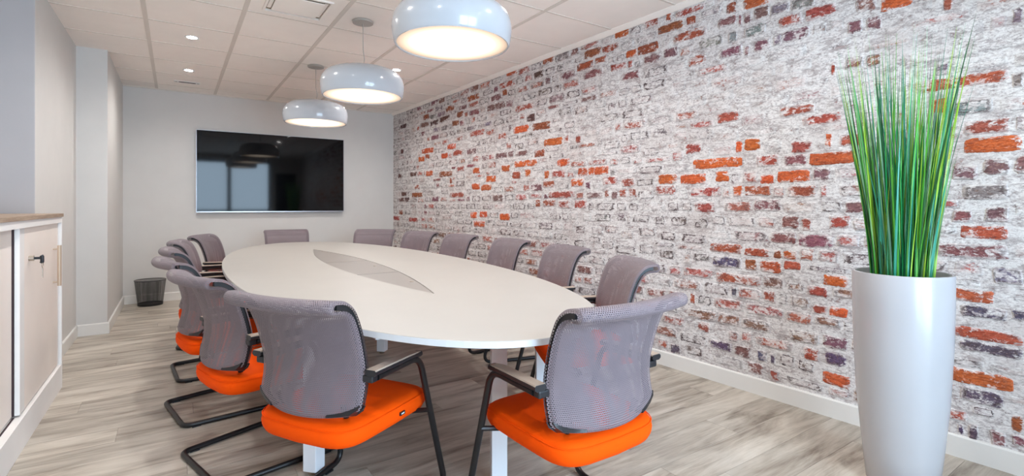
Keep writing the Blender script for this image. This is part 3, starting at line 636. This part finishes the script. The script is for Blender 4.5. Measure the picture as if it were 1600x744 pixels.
# ------------------------------------------------------------------ pendants
def pendant(x, y, label, sway=0.):
    p = empty('pendant_lamp', (x, y, ROOM_H), label=label, cat='pendant lamp', group='white drum pendants over the table')
    zb = 1.99-ROOM_H; Rr = .308
    prof = [(.283, .012), (.284, .0), (.291, -.002), (.297, .006), (.303, .035), (Rr, .07), (.307, .10), (.299, .135), (.28, .165), (.25, .188), (.21, .203), (.15, .212), (.06, .215), (.02, .215)]
    inner = [(.015, .207), (.15, .205), (.205, .196), (.245, .180), (.274, .158), (.292, .13), (.299, .10), (.298, .06), (.290, .03)]
    mb = MB(); mb.lathe([(r, z+zb) for r, z in prof+inner], 72); sh = mb.build('shade', M['lamp'], p, smooth=60)
    mb = MB(); mb.lathe([(.002, .008+zb), (.2, .006+zb), (.285, .006+zb), (.285, .012+zb), (.002, .014+zb)], 64); mb.build('diffuser', M['glow'], p, smooth=40)
    mb = MB(); mb.lathe([(.002, 0), (.073, 0), (.078, -.006), (.076, -.018), (.060, -.022), (.002, -.023)], 36); mb.build('ceiling_rose', M['canopy'], p, smooth=30)
    pts = [(sway*sin(pi*t)*.6 + (.010*sin(pi*min(1, max(0, (t-.6)/.4))) if sway else 0), 0, -.02+(zb+.215+.02)*t) for t in [i/14 for i in range(15)]]
    mb = MB(); mb.tube(pts, .0032, 8); mb.build('cable', M['canopy'], p, True)
    mb = MB(); mb.lathe([(.002, zb+.214), (.016, zb+.214), (.014, zb+.226), (.004, zb+.232)], 16); mb.build('cable_grip', M['canopy'], p, True)
pendant(1.19, 2.315, 'large white drum pendant lamp nearest the camera, cropped by the top of the photo', .003)
pendant(1.186, 3.794, 'white drum pendant lamp in the middle of the row of three over the table', .004)
pendant(1.173, 5.276, 'white drum pendant lamp farthest from the camera, hanging just before the screen', .003)

# ------------------------------------------------------------------ downlights, vents
seen_lab = {(0, 1): 'small round recessed downlight at the left, the nearer of the left pair to the camera', (0, 0): 'small round recessed downlight at the left nearest the far wall and the slot vent',
            (1, 1): 'small round recessed downlight at the right, peeking over the middle pendant'}
for i, x in enumerate((.113, 1.90)):
    for j, y in enumerate((6.185, 4.958, 3.757, 2.557, 1.357, .157)):
        lab = seen_lab.get((i, j), ('recessed downlight in the %s ceiling row, %s' % (('left', 'right')[i], ('hidden behind the middle pendant', '', 'hidden behind the near pendant', 'just above the top of the photo', 'over the near end of the table', 'almost above the camera')[j])))
        d = empty('downlight', (x, y, ROOM_H), label=lab, cat='downlight', group='recessed ceiling downlights')
        MB().lathe([(.036, 0), (.038, -.004), (.050, -.006), (.054, -.002), (.054, 0)], 28).build('trim_ring', M['ledtrim'], d, smooth=40)
        MB().lathe([(.001, -.001), (.036, -.001), (.036, -.0035), (.001, -.0035)], 24).build('lens', M['led'], d)
        sl = bpy.data.lights.new('downlight_beam', 'SPOT'); sl.energy = SPOT_W; sl.spot_size = radians(160); sl.spot_blend = .9; sl.shadow_soft_size = .035; sl.color = (1, .98, .96)
        so = bpy.data.objects.new('downlight_beam', sl); COL.objects.link(so); so.parent = d; so.location = (0, 0, -.02)
# air conditioning cassette
ac = empty('air_diffuser', (.7128, 3.757, ROOM_H), label='square white air conditioning cassette panel in the ceiling, cropped by the top edge', cat='air vent')
fr = MB()
for a, b in (((-.296, -.296, 0), (.296, -.200, .012)), ((-.296, .200, 0), (.296, .296, .012)), ((-.296, -.2, 0), (-.2, .2, .012)), ((.2, -.2, 0), (.296, .2, .012))): fr.box(a, b)
fr.build('outer_frame', M['tile'], ac)
lp = MB()
for a, b in (((-.2, -.2, -.012), (.2, -.185, .004)), ((-.2, .185, -.012), (.2, .2, .004)), ((-.2, -.185, -.012), (-.185, .185, .004)), ((.185, -.185, -.012), (.2, .185, .004))): lp.box(a, b)
lp.build('lip', M['tile'], ac)
MB().box((-.185, -.185, .006), (.185, .185, .010)).build('shadow_slot', M['ventshade'], ac)  # warm dark plate: shade inside the slot put into its colour
MB().box((-.150, -.150, -.014), (.150, .150, -.006)).build('centre_panel', M['tile'], ac, bevel=.003)
MB().box((-.02, -.02, -.007), (.02, .02, .007)).build('hanger', M['canopy'], ac)
lg = MB(); lg.box((-.145, .152, -.002), (.145, .178, .001)); lg.box((.152, -.145, -.002), (.178, .145, .001)); lg.box((-.145, -.178, -.002), (.145, -.152, .001)); lg.box((-.178, -.145, -.002), (-.152, .145, .001))
lg.build('air_blade', M['tile'], ac)
sv = empty('slot_vent', (.110, 6.79, ROOM_H), label='small narrow white slot vent in the ceiling close to the far wall', cat='air vent')
MB().box((-.125, -.045, -.007), (.125, .045, -.0005)).build('face_plate', M['ledtrim'], sv, bevel=.002)
MB().box((-.080, -.014, -.009), (.080, .014, -.0068)).build('slot', M['darkgap'], sv)
for s_ in (-1, 1): MB().lathe([(.001, -.0105), (.009, -.0105), (.011, -.0068), (.001, -.0068)], 14, (s_*.105, 0, 0)).build('end_screw', M['canopy'], sv, True)

# ------------------------------------------------------------------ screen on the back wall
tv = empty('wall_screen', (1.11, YB, 1.593), label='large black wall-mounted flat screen with thin silver frame on the plain far wall', cat='television')
hx, hz = .895, .508
MB().box((-hx, -.058, -hz), (hx, -.018, hz)).build('housing', M['plastic'], tv, bevel=.003)
bz = MB()
for a, b in (((-hx-.004, -.062, -hz-.012), (hx+.004, -.02, -hz)), ((-hx-.004, -.062, hz), (hx+.004, -.02, hz+.004)), ((-hx-.004, -.062, -hz), (-hx, -.02, hz)), ((hx, -.062, -hz), (hx+.004, -.02, hz))): bz.box(a, b)
bz.build('bezel', M['silver'], tv)
MB().box((-hx, -.0605, -hz), (hx, -.0575, hz)).build('screen', M['tv'], tv)
MB().box((-.3, -.02, -.2), (.3, -.001, .2)).build('wall_bracket', M['black'], tv)

# ------------------------------------------------------------------ cabinet
cb = empty('sliding_door_cabinet', (-.6, 4.245, 0), label='low white cabinet with oak top and sliding doors against the left wall', cat='cabinet')
Lc, Dc = 2.40, .44     # local x = out of the wall (0 front), local y negative towards the camera
b = MB(); b.box((-Dc, -.022, 0), (0, 0, 1.088)); b.build('side_panel', M['white'], cb, bevel=.001)
b = MB(); b.box((-Dc, -Lc, 0), (0, -Lc+.022, 1.088)); b.build('side_panel', M['white'], cb)
MB().box((-Dc, -Lc+.022, .02), (-Dc+.01, -.022, 1.05)).build('back_panel', M['white'], cb)
MB().box((-Dc+.01, -Lc+.022, 0), (-.001, -.022, .150)).build('plinth', M['white'], cb, bevel=.001)
MB().box((-Dc+.01, -Lc+.022, 1.052), (-.001, -.022, 1.088)).build('top_rail', M['white'], cb)
MB().box((-Dc, -Lc, 1.0885), (.006, .004, 1.110)).build('worktop', M['oak'], cb, bevel=.001)
tk = MB(); tk.box((-.041, -Lc+.022, .150), (-.034, -.966, .153)); tk.build('door_track', M['darkgap'], cb)
dr = MB(); dr.box((-.034, -.879, .160), (-.016, -.049, 1.050)); d1 = dr.build('door', M['offwhite'], cb, bevel=.001)
MB().box((-.0345, -.965, .160), (-.0155, -.8795, 1.050)).build('edge_strip', M['white'], d1)
MB().box((-.0345, -.0485, .160), (-.0155, -.026, 1.050)).build('edge_strip', M['white'], d1)
h = MB(); h.tube([(.0135, -.190, .672), (.0135, -.190, .918)], .010, 12)
h.tube([(-.016, -.190, .695), (.0135, -.190, .695)], .004, 8); h.tube([(-.016, -.190, .895), (.0135, -.190, .895)], .004, 8); h.build('handle', M['handle'], d1, True)
k = MB(); k.tube([(-.016, -.788, .892), (.004, -.788, .892)], .013, 16); k.build('lock', M['steel'], d1, True)
dr = MB(); dr.box((-.060, -2.3, .160), (-.042, -.975, 1.050)); d2 = dr.build('door', M['offwhite'], cb, bevel=.001)
MB().box((-.047, -.972, .160), (-.036, -.967, 1.050)).build('door_gap', M['darkgap'], cb)  # dark strip standing in for the shade in the gap between the doors
ky = empty('cabinet_key', (-.6, 4.245, 0), label='small steel key hanging in the lock of the white cabinet door', cat='key')
k = MB(); k.box((.004, -.790, .886), (.030, -.786, .898)); k.tube([(.030, -.788, .905), (.034, -.788, .899), (.034, -.788, .872), (.030, -.788, .866)], .008, 8); k.build('key_head', M['plastic'], ky, True)
rg = MB(); rg.tube([(.036, -.788+.014*cos(t), .854+.014*sin(t)) for t in [2*pi*i/16 for i in range(16)]], .0016, 6, closed=True); rg.build('key_ring', M['steel'], ky, True)
k2 = MB(); k2.box((.0345, -.792, .790), (.0375, -.784, .842)); k2.box((.0345, -.796, .800), (.0375, -.792, .808)); k2.build('spare_key', M['steel'], ky)

# ------------------------------------------------------------------ waste bin
bn = empty('waste_bin', (-.245, 7.185, 0), label='small round black wire mesh waste bin on the floor by the far wall', cat='waste bin')
m_ = MB(); sg = 40; rings = []; uv = []
for i in range(7):
    f = i/6; r = .122+.030*f; rings.append([(r*cos(2*pi*k/sg), r*sin(2*pi*k/sg), .022+.268*f) for k in range(sg+1)]); uv += [(k/sg*.9, .3*f) for k in range(sg+1)]
m_.loft(rings, closed_ring=False, caps=False); m_.uv = uv; m_.build('mesh_wall', M['wire'], bn, True)
MB().lathe([(.001, .004), (.116, .004), (.120, 0), (.1225, 0), (.1245, .026), (.1215, .026), (.118, .010), (.001, .010)], 40).build('base', M['black'], bn, smooth=40)
MB().tube([(.1525*cos(2*pi*k/40), .1525*sin(2*pi*k/40), .291) for k in range(40)], .0038, 8, closed=True).build('rim', M['black'], bn, True)

# ------------------------------------------------------------------ planter with grass
pc = (2.515, .815)
pt = empty('planter', (*pc, 0), label='tall glossy white round planter standing before the brick wall', cat='planter')
m_ = MB(); m_.lathe([(.001, 0), (.118, 0), (.122, .004), (.137, .15), (.156, .36), (.167, .58), (.171, .76), (.1715, .875), (.170, .882), (.160, .882), (.157, .876), (.155, .80), (.12, .79), (.001, .79)], 96)
m_.build('pot_body', M['pot'], pt, smooth=50)
gv = MB(); gv.lathe([(.001, .79), (.153, .79), (.1535, .842), (.001, .846)], 40)
rg_ = random.Random(5)
for i in range(240):
    a_, r = rg_.uniform(0, 2*pi), .148*math.sqrt(rg_.random()); s_ = rg_.uniform(.004, .008); c = Vector((r*cos(a_), r*sin(a_), .846))
    gv.add([c+Vector(q)*s_*rg_.uniform(.7, 1.2) for q in ((1,0,0),(-1,0,0),(0,1,0),(0,-1,0),(0,0,1),(0,0,-1))], [(0,2,4),(2,1,4),(1,3,4),(3,0,4),(2,0,5),(1,2,5),(3,1,5),(0,3,5)])
gv.build('gravel', M['gravel'], pt)['kind'] = 'stuff'
def grass_mats():
    out = []
    for nm, c0, c1 in (('deep', (18, 110, 62), (30, 140, 70)), ('mid', (62, 150, 50), (96, 176, 62)), ('lime', (126, 180, 44), (168, 200, 70)), ('teal', (14, 112, 96), (60, 160, 130)), ('pale', (120, 176, 130), (150, 190, 140)), ('shadowy', (14, 66, 34), (34, 96, 40))):
        a = N('grass '+nm); p = a.n('ShaderNodeNewGeometry').outputs['Position']; st = a.n('ShaderNodeMapping', {'Vector': p, 'Scale': (60, 60, 6)}).outputs[0]
        a.l(a.mix(a.noise(st, 1, 3), lin(c0), lin(c1)), a.b.inputs['Base Color']); a.b.inputs['Roughness'].default_value = .4
        out.append(a.m)
    return out
GM = grass_mats()
gr = empty('artificial_grass_plant', (*pc, .846), label='tall bright green upright grass plant growing out of the white planter', cat='plant')
def blade(mb, r, big):
    a_ = r.uniform(0, 2*pi); rad = .104*math.sqrt(r.random()); b = Vector((rad*cos(a_), rad*sin(a_), -.004))
    h = r.uniform(.55, 1.02) if r.random() < .8 else r.uniform(.35, .6)
    out = r.gauss(0, 1); lean = (rad/.112)*r.uniform(.05, .17)+.03*abs(out)
    ax = a_+r.gauss(0, .5); wd = r.uniform(.0035, .006) if big else r.uniform(.002, .0042); tw = r.uniform(0, pi); n = 6
    L_, R2 = [], []
    for i in range(n+1):
        f = i/n; c = b+Vector((cos(ax)*lean*f**1.25*h, sin(ax)*lean*f**1.25*h, h*f)); ww_ = wd*(1-f**2.2)+.0003
        t = tw+f*.8; d = Vector((cos(t), sin(t), 0))*ww_; L_.append(c-d); R2.append(c+d)
    mid = [(p+q)/2+Vector((cos(tw+i/n*.8+pi/2), sin(tw+i/n*.8+pi/2), 0))*wd*.35*(1-i/n) for i, (p, q) in enumerate(zip(L_, R2))]
    vs = L_+mid+R2; m2 = n+1; fs = []
    for i in range(n): fs += [(i, m2+i, m2+i+1, i+1), (m2+i, 2*m2+i, 2*m2+i+1, m2+i+1)]
    mb.add(vs, fs)
rg_ = random.Random(21)
for i in range(90):
    m_ = MB(); blade(m_, rg_, True); m_.build('blade', GM[rg_.choice((0, 1, 1, 2, 2, 3, 4, 5, 5))], gr, True)
for k in range(6):
    m_ = MB()
    for i in range(70): blade(m_, rg_, False)
    m_.build('fine_blades', GM[k], gr, True)['kind'] = 'stuff'
